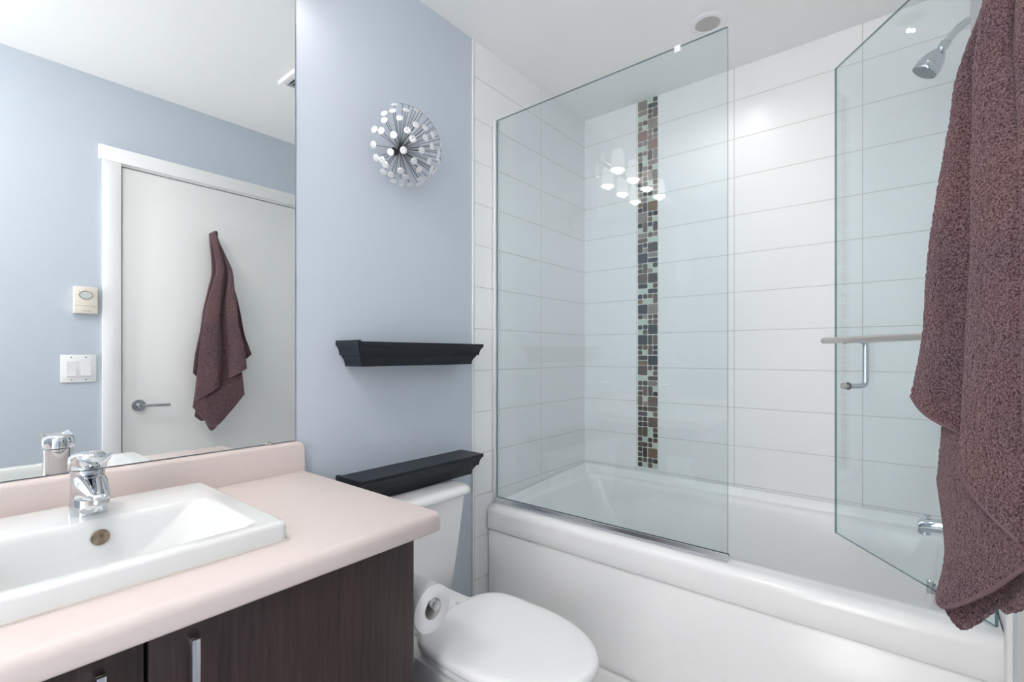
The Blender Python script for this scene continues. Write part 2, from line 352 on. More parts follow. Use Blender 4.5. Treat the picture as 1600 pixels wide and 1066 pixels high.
# ------------------------------------------------------------------ glass screen
def glass_slab(p, q, z0, z1, th=0.008):
    """upright pane from p to q (plan), broad faces slot 0, edges slot 1"""
    bm = bmesh.new(); p = Vector((*p, 0)); q = Vector((*q, 0)); d = (q-p).normalized(); n = Vector((-d.y, d.x, 0))*th/2
    c = [p+n, q+n, q-n, p-n]
    lo = [bm.verts.new(Vector((v.x, v.y, z0))) for v in c]; hi = [bm.verts.new(Vector((v.x, v.y, z1))) for v in c]
    for i in range(4):
        j = (i+1) % 4; f = bm.faces.new((lo[i], lo[j], hi[j], hi[i])); f.material_index = 0 if i in (0, 2) else 1
    bm.faces.new(lo).material_index = 1; bm.faces.new(hi).material_index = 1
    return bm
GY = 1.53
scr = thing('shower_screen', (0.47, GY, RZ), 'large fixed clear glass panel standing on the tub rim, left of the opening', 'shower screen')
link('glass_pane', glass_slab((0.014, GY), (0.933, GY), 0.524, 2.116), [M['glass'], M['glass_edge']], scr, smooth=0)
bm = bmesh.new(); extrude_x(bm, [(GY-0.014, RZ+0.0015), (GY-0.014, RZ+0.008), (GY-0.011, RZ+0.0095), (GY-0.0075, RZ+0.0225), (GY-0.0062, RZ+0.0235), (GY-0.0046, RZ+0.0235), (GY-0.0046, RZ+0.016), (GY+0.0046, RZ+0.016), (GY+0.0046, RZ+0.0235), (GY+0.0075, RZ+0.0225), (GY+0.012, RZ+0.0015)], 0.006, 0.936)
link('bottom_track', bm, M['alu'], scr, smooth=20)['label'] = 'polished metal track along the foot of the pane'
bm = bmesh.new(); box(bm, (0.0045, GY-0.014, 0.547), (0.0115, GY+0.014, 2.116), 0.001)
link('wall_channel', bm, M['plate'], scr)
bm = bmesh.new(); box(bm, (0.772, GY-0.0065, 2.098), (0.792, GY-0.0045, 2.119), 0.0005); box(bm, (0.772, GY-0.0065, 2.1175), (0.792, GY+0.006, 2.1195), 0.0005); box(bm, (0.772, GY+0.0045, 2.104), (0.792, GY+0.006, 2.119), 0.0005)
tag(link('edge_piece', bm, M['plate']), 'small white clip on the top edge of the fixed glass panel', 'piece')  # small white piece folded over the pane's top edge

# ------------------------------------------------------------------ glass door, swung inwards
HG = Vector((1.506, 1.531, 0)); FE = Vector((1.162, 1.990, 0))
dd = (FE-HG).normalized(); on = Vector((-0.8, -0.6, 0)); on = (on-dd*on.dot(dd)).normalized()      # on: outward face normal
gd = thing('shower_door', (HG.x, HG.y, 0.51), 'clear glass shower door swung open into the tub, beside the hanging towel', 'shower door')
link('glass_pane', glass_slab(HG.xy, FE.xy, 0.514, 2.116), [M['glass'], M['glass_edge']], gd, smooth=0)
for hz in (0.66, 1.93):
    bm = bmesh.new(); c = HG+dd*0.028
    for sgn in (1, -1):
        rings = []
        for off in (0.0046, 0.010):
            b0 = c+on*off*sgn
            rings.append([b0+dd*a+Vector((0, 0, hz+b)) for a, b in ((-0.025, -0.035), (0.025, -0.035), (0.025, 0.035), (-0.025, 0.035))])
        loft(bm, rings)
    link('hinge', bm, M['chrome'], gd)['label'] = 'chrome glass hinge'
L = (FE-HG).length; s1 = L-0.057; s2 = s1-0.43; bz = 1.13+0.046
P1 = HG+dd*s1+Vector((0, 0, bz)); P2 = HG+dd*s2+Vector((0, 0, bz)); P3 = P1+Vector((0, 0, -0.152))
bm = bmesh.new(); off = on*0.055
cyl(bm, P1+off+dd*0.035, P2+off-dd*0.035, 0.0105, bev=0.003)
for P in (P1, P2): cyl(bm, P+on*0.0046, P+off, 0.008); cyl(bm, P+on*0.0044, P+on*0.009, 0.013, bev=0.001)
link('towel_bar', bm, M['brushed'], gd)['label'] = 'brushed metal towel bar along the outside of the door'
bm = bmesh.new(); tube(bm, fillet_path([P1-on*0.0046, P1-on*0.062, P3-on*0.062, P3-on*0.0046], 0.022), 0.0095, 20)
hp = link('pull_handle', bm, M['chrome'], gd); hp['label'] = 'chrome D-shaped pull handle'
bm = bmesh.new(); lathe(bm, P3+on*0.0045, on, [(0.0115, 0), (0.0115, 0.004), (0.0095, 0.0045), (0.0095, 0.010), (0.008, 0.012), (0.0, 0.0122)]); sub('bolt_cap', bm, M['brushed'], hp)
bm = bmesh.new(); lathe(bm, P3-on*0.0045, -on, [(0.0125, 0), (0.0125, 0.003), (0.0098, 0.0032)], cap1=False, cap0=False); sub('washer', bm, M['rubber'], hp)

# ------------------------------------------------------------------ shower fittings on the right tile wall
SY = 1.875
sh = thing('wall_shower', (RW-0.006, SY, 2.09), 'chrome shower head on a curved arm high on the right tile wall', 'shower head')
bm = bmesh.new(); arm = fillet_path([(RW-0.004, SY, 2.085), (1.475, SY, 2.082), (1.437, SY, 2.032)], 0.04, 10); tube(bm, arm, 0.0105, 20); link('shower_arm', bm, M['chrome'], sh)
bm = bmesh.new(); lathe(bm, (RW-0.002, SY, 2.085), (-1, 0, 0), [(0.03, 0), (0.029, 0.003), (0.02, 0.008), (0.012, 0.010)]); link('wall_flange', bm, M['chrome'], sh)
ax = Vector((-0.56, -0.06, -0.83)).normalized(); b0 = Vector((1.440, SY, 2.037))
bm = bmesh.new(); lathe(bm, b0, ax, [(0.012, 0), (0.0135, 0.002), (0.0135, 0.018), (0.011, 0.020), (0.010, 0.023), (0.014, 0.026), (0.021, 0.035), (0.028, 0.050), (0.0325, 0.066), (0.0335, 0.072), (0.0325, 0.0735), (0.0335, 0.075), (0.0335, 0.086), (0.032, 0.089)], 48, cap1=False)
hd = link('head_shell', bm, M['chrome'], sh)
bm = bmesh.new(); lathe(bm, b0+ax*0.0865, ax, [(0.0322, 0), (0.0322, 0.001), (0.028, 0.0035), (0.0, 0.0045)], 40)
_, u_, v_ = basis(ax)
for r_, n_ in ((0.008, 6), (0.016, 12), (0.024, 18)):
    for k in range(n_):
        a = 2*PI*k/n_; cyl(bm, b0+ax*0.0895+(u_*math.cos(a)+v_*math.sin(a))*r_, b0+ax*0.0925+(u_*math.cos(a)+v_*math.sin(a))*r_, 0.0012, 6)
link('spray_face', bm, mat('spray_face_grey', (0.30, 0.32, 0.33), 0.4, 0.5), sh)['label'] = 'grey spray face with nozzles'
sp = thing('tub_spout', (RW-0.004, SY, 0.63), 'chrome tub spout low on the right tile wall above the tub rim', 'spout')
bm = bmesh.new(); rings = []
for x, hw, hh, zc in ((RW-0.004, .026, .026, .628), (RW-0.012, .026, .026, .628), (1.47, .0235, .022, .629), (1.42, .0215, .019, .628), (1.388, .020, .020, .624), (1.378, .018, .019, .618), (1.3745, .013, .013, .613)):
    rings.append([Vector((x, SY+hw*math.copysign(abs(math.cos(a))**.6, math.cos(a)), zc+hh*math.copysign(abs(math.sin(a))**.6, math.sin(a)))) for a in [2*PI*k/24 for k in range(24)]])
loft(bm, rings); lathe(bm, (1.392, SY, 0.612), (0, 0, -1), [(0.0135, 0), (0.0135, 0.014), (0.011, 0.014)], 24)
link('spout_body', bm, M['chrome'], sp)
bm = bmesh.new(); lathe(bm, (1.398, SY, 0.643), (0, 0, 1), [(0.003, 0), (0.003, 0.006), (0.0085, 0.008), (0.009, 0.012), (0.007, 0.014), (0, 0.0145)], 20); link('diverter_knob', bm, M['chrome'], sp)
vl = thing('shower_valve', (RW-0.004, SY, 0.79), 'round chrome shower valve half hidden behind the towel, above the tub spout', 'valve')
bm = bmesh.new(); lathe(bm, (RW-0.002, SY, 0.787), (-1, 0, 0), [(0.08, 0), (0.079, 0.004), (0.06, 0.010), (0.03, 0.013), (0.028, 0.03), (0.026, 0.05)]); link('escutcheon', bm, M['chrome'], vl)
bm = bmesh.new(); lathe(bm, (RW-0.052, SY, 0.787), (-1, 0, 0), [(0.02, 0), (0.045, 0.004), (0.052, 0.014), (0.050, 0.026), (0.040, 0.033), (0.0, 0.036)]); link('knob', bm, M['chrome'], vl)

# ------------------------------------------------------------------ ceiling fittings
rl = thing('recessed_light', (0.763, 1.895, CZ), 'round white recessed ceiling light with a grey lens, above the glass panel', 'ceiling light')
bm = bmesh.new(); lathe(bm, (0.763, 1.895, CZ-0.0005), (0, 0, -1), [(0.066, 0), (0.066, 0.003), (0.062, 0.006), (0.050, 0.008), (0.046, 0.007), (0.045, 0.002)], 56, cap0=False, cap1=False); link('trim_ring', bm, M['plate'], rl)
bm = bmesh.new(); lathe(bm, (0.763, 1.895, CZ-0.0008), (0, 0, -1), [(0.0448, 0), (0.0448, 0.003), (0.03, 0.004), (0, 0.0045)], 48); link('lens', bm, M['lens'], rl)['label'] = 'grey frosted lens'
l_ = bpy.data.lights.new('added_tub_spot', 'SPOT'); l_.energy = ADDED_SPOT; l_.spot_size = math.radians(158); l_.spot_blend = 1.0; l_.shadow_soft_size = 0.006; l_.color = (1, 0.98, 0.95)  # spot added under the unlit recessed light to brighten the tub
lo_ = bpy.data.objects.new('added_tub_spot', l_); lo_.location = (0.763, 1.895, CZ-0.05); COL.objects.link(lo_)
fv = thing('exhaust_vent', (0.80, 1.16, CZ), 'white louvred exhaust vent on the ceiling, seen in the mirror', 'vent')
bm = bmesh.new(); vx0, vx1, vy0, vy1 = 0.66, 0.915, 1.035, 1.29
box(bm, (vx0, vy0, CZ-0.022), (vx0+0.03, vy1, CZ-0.001), 0.004); box(bm, (vx1-0.03, vy0, CZ-0.022), (vx1, vy1, CZ-0.001), 0.004); box(bm, (vx0+.028, vy0, CZ-0.022), (vx1-.028, vy0+0.03, CZ-0.001), 0.004); box(bm, (vx0+.028, vy1-0.03, CZ-0.022), (vx1-.028, vy1, CZ-0.001), 0.004)
link('frame', bm, M['plate'], fv)
link('backing', newbox((vx0+.029, vy0+.029, CZ-0.004), (vx1-.029, vy1-.029, CZ-0.001)), M['dark'], fv)
for k in range(9):
    y = vy0+0.040+k*0.0215
    bm = bmesh.new(); extrude_x(bm, [(y, CZ-0.019), (y+0.012, CZ-0.010), (y+0.012, CZ-0.008), (y, CZ-0.017)], vx0+.029, vx1-.029); link('slat', bm, M['plate'], fv, smooth=0)

cl = thing('added_ceiling_lamp', (0.67, -0.12, CZ), 'round flush opal ceiling lamp added out of view for overhead light', 'ceiling light')  # unseen lamp, added to light the room from above
bm = bmesh.new(); lathe(bm, (0.67, -0.12, CZ-0.001), (0, 0, -1), [(0.17, 0), (0.17, 0.018), (0.165, 0.022), (0.155, 0.022)], 48); link('added_lamp_base', bm, M['chrome'], cl)
bm = bmesh.new(); lathe(bm, (0.67, -0.12, CZ-0.0235), (0, 0, -1), [(0.154, 0), (0.150, 0.025), (0.12, 0.05), (0.06, 0.066), (0, 0.07)], 48); link('added_lamp_diffuser', bm, M['added_glow'], cl)

# ------------------------------------------------------------------ mirror and vanity light
bm = bmesh.new(); box(bm, (0.001, -0.55, 0.8865), (0.006, 0.665, 2.215)); 
for f in bm.faces: f.material_index = 0 if f.normal.x > 0.9 else 1
mr_ = thing('wall_mirror', (0.001, 0.06, 0.8865), 'large frameless mirror on the blue wall above the sink counter', 'mirror')
link('mirror_glass', bm, [M['mirror'], M['mirror_edge']], mr_, smooth=0)
for y in (0.592, -0.3): link('mirror_clip', newbox((0.0065, y-0.007, 0.884), (0.0085, y+0.007, 0.892), 0.0008), M['alu'], mr_)
vt = thing('vanity_light', (0.004, 0.277, 2.24), 'chrome vanity light bar with frosted shades above the mirror', 'wall light')
link('backplate', newbox((0.001, -0.10, 2.225), (0.022, 0.655, 2.29), 0.004), M['chrome'], vt)
for y in (-0.02, 0.178, 0.375, 0.575):
    bm = bmesh.new(); tube(bm, fillet_path([(0.022, y, 2.255), (0.09, y, 2.255), (0.09, y, 2.287)], 0.012), 0.007); tube(bm, [(0.09, y, 2.287), (0.09, y, 2.297)], 0.012)
    link('lamp_arm', bm, M['chrome'], vt)
    bm = bmesh.new(); lathe(bm, (0.09, y, 2.293), (0, 0, -1), [(0.013, 0), (0.026, 0.005), (0.032, 0.022), (0.036, 0.050), (0.038, 0.085), (0.040, 0.120), (0.038, 0.120), (0.036, 0.085), (0.034, 0.050), (0.030, 0.024), (0.024, 0.008), (0.011, 0.003)], 32, cap0=False, cap1=False)
    s_ = link('lamp_shade', bm, M['shade'], vt)
    bm = bmesh.new(); lathe(bm, (0.09, y, 2.256), (0, 0, -1), [(0.010, 0), (0.012, 0.02), (0.022, 0.05), (0.027, 0.072), (0.024, 0.090), (0.013, 0.099), (0, 0.101)], 24); sub('bulb', bm, M['bulb'], s_)

# ------------------------------------------------------------------ starburst wall sculpture
SBC = Vector((0.030, 1.012, 1.13+0.69)); SBR = 0.142
sb = thing('starburst_sculpture', (0.001, SBC.y, SBC.z), 'silver starburst wall sculpture of wires tipped with round discs on the blue wall', 'wall art')
bm = bmesh.new(); lathe(bm, (0.001, SBC.y, SBC.z), (1, 0, 0), [(0.014, 0), (0.014, 0.003), (0.004, 0.005), (0.004, 0.022), (0.0065, 0.025), (0.007, 0.029), (0.005, 0.033), (0, 0.035)], 20); link('hub', bm, M['rod'], sb)
PX = [(350,135),(435,122),(503,122),(335,195),(467,188),(570,192),(620,172),(248,222),(250,290),(405,268),(218,398),(148,385),(345,440),(485,393),(568,338),(658,368),(728,300),(765,370),(735,440),(538,482),(665,470),(138,540),(313,615),(443,595),(625,597),(548,703),(728,557),(815,545),(795,620),(165,670),(225,690),(260,740),(240,815),(318,840),(415,800),(462,865),(340,905),(425,905),(425,940),(505,940),(600,790),(605,885),(700,705),(725,780),(795,715),(590,935),(640,210),(550,145),(715,250),(775,340),(820,440),(818,480),(835,600),(822,680),(765,790),(715,812),(745,815),(690,870),(645,890),(785,670),(830,525),(620,925)]
tips = []
for ux, uy in PX:
    px, py = 560+ux/6.27, 140+uy/6.27
    d = (at_px(px, py, 1.0)-CAM).normalized(); oc = CAM-SBC; b = oc.dot(d); c = oc.dot(oc)-SBR**2; h = b*b-c
    p = CAM+d*(-b-math.sqrt(h)) if h > 0 else SBC+((CAM+d*(-b))-SBC).normalized()*SBR
    if h > 0 and p.x < 0.02: p = SBC+((CAM+d*(-b))-SBC).normalized()*SBR
    if p.x < 0.014: p.x = 0.014
    tips.append((p-SBC).normalized())
rodm = bmesh.new(); cyl(rodm, (0, 0, 0.008), (0, 0, 0.966), 0.0062, 8); rme = bpy.data.meshes.new('rod'); rodm.to_mesh(rme); rodm.free(); rme.materials.append(M['rod'])
dm_ = bmesh.new(); lathe(dm_, (0, 0, 0), (0, 0, 1), [(0.02, 0.966), (0.071, 0.972), (0.074, 0.977)], 20, mi=1, cap1=False); lathe(dm_, (0, 0, 0), (0, 0, 1), [(0.074, 0.977), (0.068, 0.982), (0.024, 0.990), (0.018, 0.986), (0, 0.984)], 20, cap0=False); dme = bpy.data.meshes.new('disc'); bmesh.ops.recalc_face_normals(dm_, faces=dm_.faces[:]); dm_.to_mesh(dme); dm_.free(); dme.materials.append(M['disc']); dme.materials.append(M['rod'])
for me in (rme, dme): me.polygons.foreach_set('use_smooth', [True]*len(me.polygons)); me.set_sharp_from_angle(angle=math.radians(45))
for t in tips:
    r = bpy.data.objects.new('rod', rme); COL.objects.link(r); r.parent = sb; r.location = SBC-sb.location
    r.rotation_mode = 'QUATERNION'; r.rotation_quaternion = t.to_track_quat('Z', 'Y'); r.scale = (0.142*1.05, 0.142*1.05, SBR)
    dsk = bpy.data.objects.new('disc', dme); COL.objects.link(dsk); dsk.parent = r; dsk.scale = (1, 1, 1)

# ------------------------------------------------------------------ shelves
def shelf(zt, label):
    y0, y1, xf, h = 0.794, 1.330, 0.120, 0.075
    o = thing('floating_shelf', (0.001, (y0+y1)/2, zt-h), label, 'shelf', 'black moulded shelves on the blue wall')
    prof = [(0.032, -0.075), (0.031, -0.066), (0.027, -0.055), (0.0205, -0.0465), (0.019, -0.045), (0.019, -0.041), (0.012, -0.041), (0.0115, -0.034), (0.009, -0.024), (0.004, -0.014), (0.0, -0.0105), (0.0, 0.0)]
    bm = bmesh.new(); rings = []
    for ins, dz in prof: rings.append([Vector((0.001, y0+ins, zt+dz)), Vector((xf-ins, y0+ins, zt+dz)), Vector((xf-ins, y1-ins, zt+dz)), Vector((0.001, y1-ins, zt+dz))])
    loft(bm, rings); link('moulding', bm, M['shelf'], o, smooth=25)
    bm = bmesh.new(); box(bm, (0.001, y0, zt+0.0002), (xf, y0+0.012, zt+0.004), 0.001); box(bm, (0.001, y1-0.012, zt+0.0002), (xf, y1, zt+0.004), 0.001) if False else None
    link('end_lip', bm, M['shelf'], o)
    return o
shelf(1.13+0.038, 'upper black floating shelf with crown moulding on the blue wall')
shelf(1.13-0.373, 'lower black floating shelf with crown moulding just above the toilet tank')

# ------------------------------------------------------------------ vanity cabinet
CT = 0.80        # counter top
vc = thing('vanity_cabinet', (0.28, 0.02, 0), 'dark espresso wood vanity cabinet under the pink-beige counter', 'cabinet')
CB = 0.758; VY1 = 0.640; VY0 = -0.60
link('side_panel', newbox((0.004, VY1-0.018, 0.0), (0.555, VY1, CB), 0.0008), M['wood'], vc)
link('side_panel', newbox((0.004, VY0, 0.0), (0.555, VY0+0.018, CB), 0.0008), M['wood'], vc)
bm = bmesh.new(); box(bm, (0.004, VY0+0.019, 0.10), (0.536, VY1-0.019, 0.118)); box(bm, (0.525, VY0+0.019, 0.12), (0.536, VY1-0.019, 0.735)); link('carcass', bm, M['dark'], vc)
link('toe_kick', newbox((0.48, VY0+0.019, 0.0), (0.495, VY1-0.019, 0.099)), M['wood'], vc)
def pull(bm, y, zt):
    box(bm, (0.5805, y-0.005, zt-0.165), (0.587, y+0.005, zt), 0.0008)
    box(bm, (0.5595, y-0.005, zt-0.012), (0.583, y+0.005, zt), 0.0008); box(bm, (0.5595, y-0.005, zt-0.165), (0.583, y+0.005, zt-0.153), 0.0008)
for y0, y1, hy in ((0.190, VY1-0.0005, 0.238), (-0.255, 0.185, 0.137), (VY0+0.0005, -0.260, -0.308)):
    dr = link('door', newbox((0.5395, y0, 0.104), (0.559, y1, 0.754), 0.0008), M['wood'], vc)
    bm = bmesh.new(); pull(bm, hy, 0.736); sub('bar_handle', bm, M['chrome'], dr)['label'] = 'square chrome bar handle'

# counter: bullnose profile in four runs around the sink cut-out
ctop = thing('countertop', (0.30, 0.02, CB), 'pink-beige laminate counter with rounded front edge and backsplash', 'countertop')
CX = 0.592; CY1 = 0.685; CY0 = -0.60
def nose(xb):
    r = 0.016; p = [(xb, CB+0.002), (xb, CT)]
    for i in range(7): a = PI/2-PI/2*i/6; p.append((CX-r+r*math.cos(a), CT-r+r*math.sin(a)))
    for i in range(4): a = -PI/2*i/3; p.append((CX-0.006+0.006*math.cos(a), CB+0.008+0.006*math.sin(a)))
    return p
bm = bmesh.new()
pr = nose(0.004); pr2 = nose(0.483)
HY0, HY1 = -0.012, 0.400
rings = [[Vector((x, y, z)) for x, z in pr] for y in (CY0, HY0)]; loft(bm, rings)
e = 0.004
rings = [[Vector((x, y, z)) for x, z in pr] for y in (HY1, CY1-e)]
cxm, czm = 0.3, (CB+CT)/2
for f_, k in ((0.3, 0.45), (0.0, 1.0)):
    rings.append([Vector((x-(e*k if x > 0.3 else 0), CY1-e*f_, z+(-1 if z > czm else 1)*e*k*.6)) for x, z in pr])
loft(bm, rings)
loft(bm, [[Vector((x, y, z)) for x, z in pr2] for y in (HY0, HY1)])
box(bm, (0.004, HY0, CB+0.002), (0.088, HY1, CT))
link('counter_slab', bm, M['counter'], ctop, smooth=45)
bm = bmesh.new(); p = [(0.0075, CT+0.0005), (0.0075, 0.8795)] 
p = [(0.0015, CT+0.0005), (0.0015, 0.8835)]
for i in range(6): a = PI/2-PI/2*i/5; p.append((0.024-0.010+0.010*math.cos(a), 0.8735+0.010*math.sin(a)))
p += [(0.024, CT+0.0005)]
rings = [[Vector((x, y, z)) for x, z in p] for y in (CY0, CY1-0.012)]
for k in (0.35, 0.7, 1.0): rings.append([Vector((x, CY1-0.012+0.012*math.sin(k*PI/2), z-(0.012*(1-math.cos(k*PI/2)) if z > 0.85 else 0))) for x, z in p])
loft(bm, rings); link('backsplash', bm, M['counter'], ctop, smooth=50)

# ------------------------------------------------------------------ sink and faucet
sk = thing('sink_basin', (0.285, 0.194, CT), 'white rectangular drop-in ceramic sink set in the counter', 'sink')
SX0, SX1, SY0, SY1 = 0.072, 0.494, -0.022, 0.410; SZ = CT+0.034
bm = bmesh.new(); rings = []
for ins, z, r in ((0.0, CT+0.001, .012), (0.0, SZ-0.007, .012), (0.001, SZ-0.003, .012), (0.004, SZ-0.0005, .012), (0.008, SZ, .012)):
    rings.append(rrect(SX0+ins, SX1-ins, SY0+ins, SY1-ins, r, z))
for a, b, c, d, r, z in ((.214, .470, .018, .374, .020, SZ), (.2175, .4665, .0215, .369, .020, SZ-.001), (.221, .463, .025, .363, .022, SZ-.005), (.224, .459, .031, .350, .024, SZ-.014), (.232, .450, .055, .300, .03, SZ-.06), (.240, .440, .075, .262, .035, SZ-.092), (.250, .430, .095, .245, .035, SZ-.104), (.27, .41, .12, .22, .03, SZ-.108)):
    rings.append(rrect(a, b, c, d, r, z))
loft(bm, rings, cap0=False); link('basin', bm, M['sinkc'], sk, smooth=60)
bm = bmesh.new(); lathe(bm, (0.2285, 0.200, SZ-0.031), (1, 0, 0.12), [(0.0135, 0), (0.0135, 0.0015), (0.012, 0.003), (0.0, 0.0028)], 32)
link('overflow_ring', bm, M['bronze'], sk)['label'] = 'tarnished round overflow cover'
bm = bmesh.new(); lathe(bm, (0.34, 0.17, SZ-0.1078), (0, 0, 1), [(0.022, 0), (0.021, 0.002), (0.012, 0.003), (0, 0.003)], 28); link('drain', bm, M['chrome'], sk)
bm = bmesh.new(); box(bm, (SX1-0.001, SY0-0.002, CT+0.0002), (SX1+0.0025, SY1+0.002, CT+0.003)); box(bm, (SX0, SY1-0.001, CT+0.0002), (SX1, SY1+0.002, CT+0.003)); link('caulk_line', bm, M['caulk'], sk)

fc = thing('faucet', (0.163, 0.194, SZ), 'chrome single-lever faucet standing on the back of the white sink', 'faucet')
F = Vector((0.163, 0.194, SZ+0.0005))
def fring(h, rx, ry, dx=0.0, n=36, pw=1.0):
    return [F+Vector((dx+.9*rx*math.copysign(abs(math.cos(a))**pw, math.cos(a)), 0.9*ry*math.copysign(abs(math.sin(a))**pw, math.sin(a)), h)) for a in [2*PI*k/n for k in range(n)]]
bm = bmesh.new(); loft(bm, [fring(0, .0315, .0315), fring(.003, .032, .032), (fring(.02, .029, .0295)), fring(.045, .0265, .0275, -.001), fring(.07, .0265, .028, -.002), fring(.082, .0265, .0285, -.002)]); link('body', bm, M['chrome'], fc, smooth=50)
bm = bmesh.new(); rings = []
for s_, hw, zt, zb in ((.004, .026, .079, .020), (.020, .0275, .077, .026), (.032, .0272, .074, .031), (.050, .0245, .068, .036), (.070, .0205, .0615, .0395), (.086, .0175, .0565, .041), (.098, .0155, .053, .042), (.104, .012, .050, .043), (.106, .007, .048, .044)):
    rings.append([F+Vector((s_, .9*hw*math.copysign(abs(math.cos(a))**.55, math.cos(a)), (zt+zb)/2+(zt-zb)/2*math.copysign(abs(math.sin(a))**.8, math.sin(a)))) for a in [2*PI*k/32 for k in range(32)]])
loft(bm, rings); spt = link('spout', bm, M['chrome'], fc, smooth=50)
bm = bmesh.new(); lathe(bm, F+Vector((.088, 0, .0455)), (0.15, 0, -1), [(.0135, 0), (.0145, .002), (.0145, .011), (.013, .0125), (.0115, .0115), (.0, .0105)], 32); sub('aerator', bm, M['brushed'], spt)
bm = bmesh.new()                                # lever: capped shell with a paddle that rises over the spout
loft(bm, [fring(.0835, .0285, .0300, -.002), fring(.0845, .0300, .0312, -.002), fring(.098, .0302, .0314, -.002), fring(.106, .0285, .030, -.003), fring(.1115, .022, .024, -.004), fring(.114, .012, .013, -.005), fring(.1145, .002, .002, -.005)])
rings = []
for s_, hw, zc, th, up_ in ((.000, .0300, .104, .018, .000), (.012, .0305, .104, .018, .003), (.022, .0308, .1035, .017, .006), (.034, .0305, .103, .015, .009), (.046, .0295, .103, .012, .011), (.055, .0285, .1035, .008, .012), (.060, .0275, .1045, .005, .011)):
    ts = [k/8-1 for k in range(17)]
    rings.append([F+Vector((s_+0.010*(1-t*t), 0.88*hw*t, zc+up_*abs(t)**2.2)) for t in ts]+[F+Vector((s_+0.006*(1-t*t), 0.88*hw*t*.93, zc-th+(up_*.85+th*.25)*abs(t)**2.6)) for t in reversed(ts)])
loft(bm, rings); link('lever', bm, M['chrome'], fc, smooth=50)
bm = bmesh.new(); lathe(bm, F+Vector((.0268, 0.0, .020)), (1, 0, 0.1), [(.0095, -.004), (.0095, 0), (.0085, .001), (0, .0012)], 24); link('badge', bm, M['plate'], fc)['label'] = 'small pale round badge'

# ------------------------------------------------------------------ toilet
tl = thing('toilet', (0.40, 0.945, 0), 'white toilet with closed lid between the vanity and the bathtub', 'toilet')
YC = 0.955
bm = bmesh.new(); rings = []
for z, xf, hw, xb, r in ((0.318, .150, .150, .040, .03), (0.330, .160, .190, .030, .035), (0.42, .164, .208, .026, .035), (0.56, .168, .232, .022, .035), (0.648, .170, .246, .020, .035)):
    rings.append(rrect(xb, xf, YC-hw, YC+hw, r, z))
loft(bm, rings); link('tank', bm, M['ceramic'], tl, smooth=50)
bm = bmesh.new(); rings = []
for ins, z in ((.006, .6485), (.0, .651), (-.002, .657), (.0, .665), (.005, .672), (.014, .677), (.026, .679)):
    rings.append(rrect(0.018+max(ins, 0)*.5, 0.184-ins, YC-0.264+ins, YC+0.264-ins, .045, z, 8))
loft(bm, rings); link('tank_lid', bm, M['ceramic'], tl, smooth=60)
LCY = 0.925
def egg(xc, xb, xf, hw, z, n=72, pb=3.2, ps=2.3):
    out = []
    for k in range(n):
        a = 2*PI*k/n; c, s = math.cos(a), math.sin(a)
        if c >= 0: x = xc+(xf-xc)*abs(c)**(2/2.1); y = hw*math.copysign(abs(s)**(2/2.1), s)
        else: x = xc-(xc-xb)*abs(c)**(2/pb); y = hw*math.copysign(abs(s)**(2/ps), s)*(1-0.16*abs(c)**2)
        out.append(Vector((x, LCY+y, z)))
    return out
bm = bmesh.new(); rings = []
for ins, z in ((.008, .4045), (.002, .406), (.0, .411), (.0, .418), (.003, .4245), (.010, .429), (.022, .4315), (.05, .4325)):
    rings.append(egg(.565, .362+ins, .812-ins, .168-ins, z, pb=5.5, ps=4.0))
loft(bm, rings); link('lid', bm, M['lid'], tl, smooth=60)
bm = bmesh.new(); rings = []
for ins, z in ((.014, .383), (.008, .385), (.007, .398), (.011, .4035)): rings.append(egg(.565, .365+ins, .808-ins, .166-ins, z, pb=5.5, ps=4.0))
loft(bm, rings); link('seat', bm, M['lid'], tl, smooth=60)
for y in (LCY-.07, LCY+.07):
    bm = bmesh.new(); cyl(bm, (.347, y-.02, .405), (.347, y+.02, .405), .011, bev=.002); link('hinge', bm, M['lid'], tl)
bm = bmesh.new(); rings = []
for xc, xb, xf, hw, z in ((.40, .12, .62, .105, 0.0), (.40, .12, .62, .105, .03), (.41, .13, .60, .095, .09), (.44, .14, .63, .100, .18), (.50, .16, .70, .130, .27), (.55, .17, .765, .155, .34), (.57, .17, .790, .163, .372), (.57, .17, .792, .163, .3815)):
    rings.append(egg(xc, xb, xf, hw, z, pb=3.5))
loft(bm, rings); box(bm, (.035, LCY-.10, .20), (.34, LCY+.13, .316), .02, 3); box(bm, (.18, LCY-.10, .30), (.355, LCY+.13, .392), .012, 3)
link('bowl', bm, M['ceramic'], tl, smooth=60)

# ------------------------------------------------------------------ toilet paper
RC_ = Vector((0.0, 0.704, 1.13-0.557))
hol = thing('toilet_paper_holder', (0.43, VY1+0.001, RC_.z+0.01), 'chrome paper holder rod on the side of the vanity, inside the paper roll', 'paper holder')
bm = bmesh.new(); hy = RC_.y-0.004; hz = RC_.z+0.0142
tube(bm, fillet_path([(0.425, VY1+0.002, hz), (0.425, hy, hz), (0.548, hy, hz)], 0.02), 0.007); lathe(bm, (0.425, VY1+0.0012, hz), (0, 1, 0), [(0.02, 0), (0.02, 0.004), (0.012, 0.007), (0.008, 0.008)], 24)
link('rod', bm, M['chrome'], hol)
bm = bmesh.new(); cyl(bm, (0.548, hy, hz), (0.562, hy, hz), 0.0105, 32, bev=0.0015); link('end_cap', bm, M['satin'], hol)
rp = thing('toilet_paper_roll', (0.495, RC_.y, RC_.z-0.055), 'white toilet paper roll hanging beside the dark vanity, in front of the toilet tank', 'toilet paper')
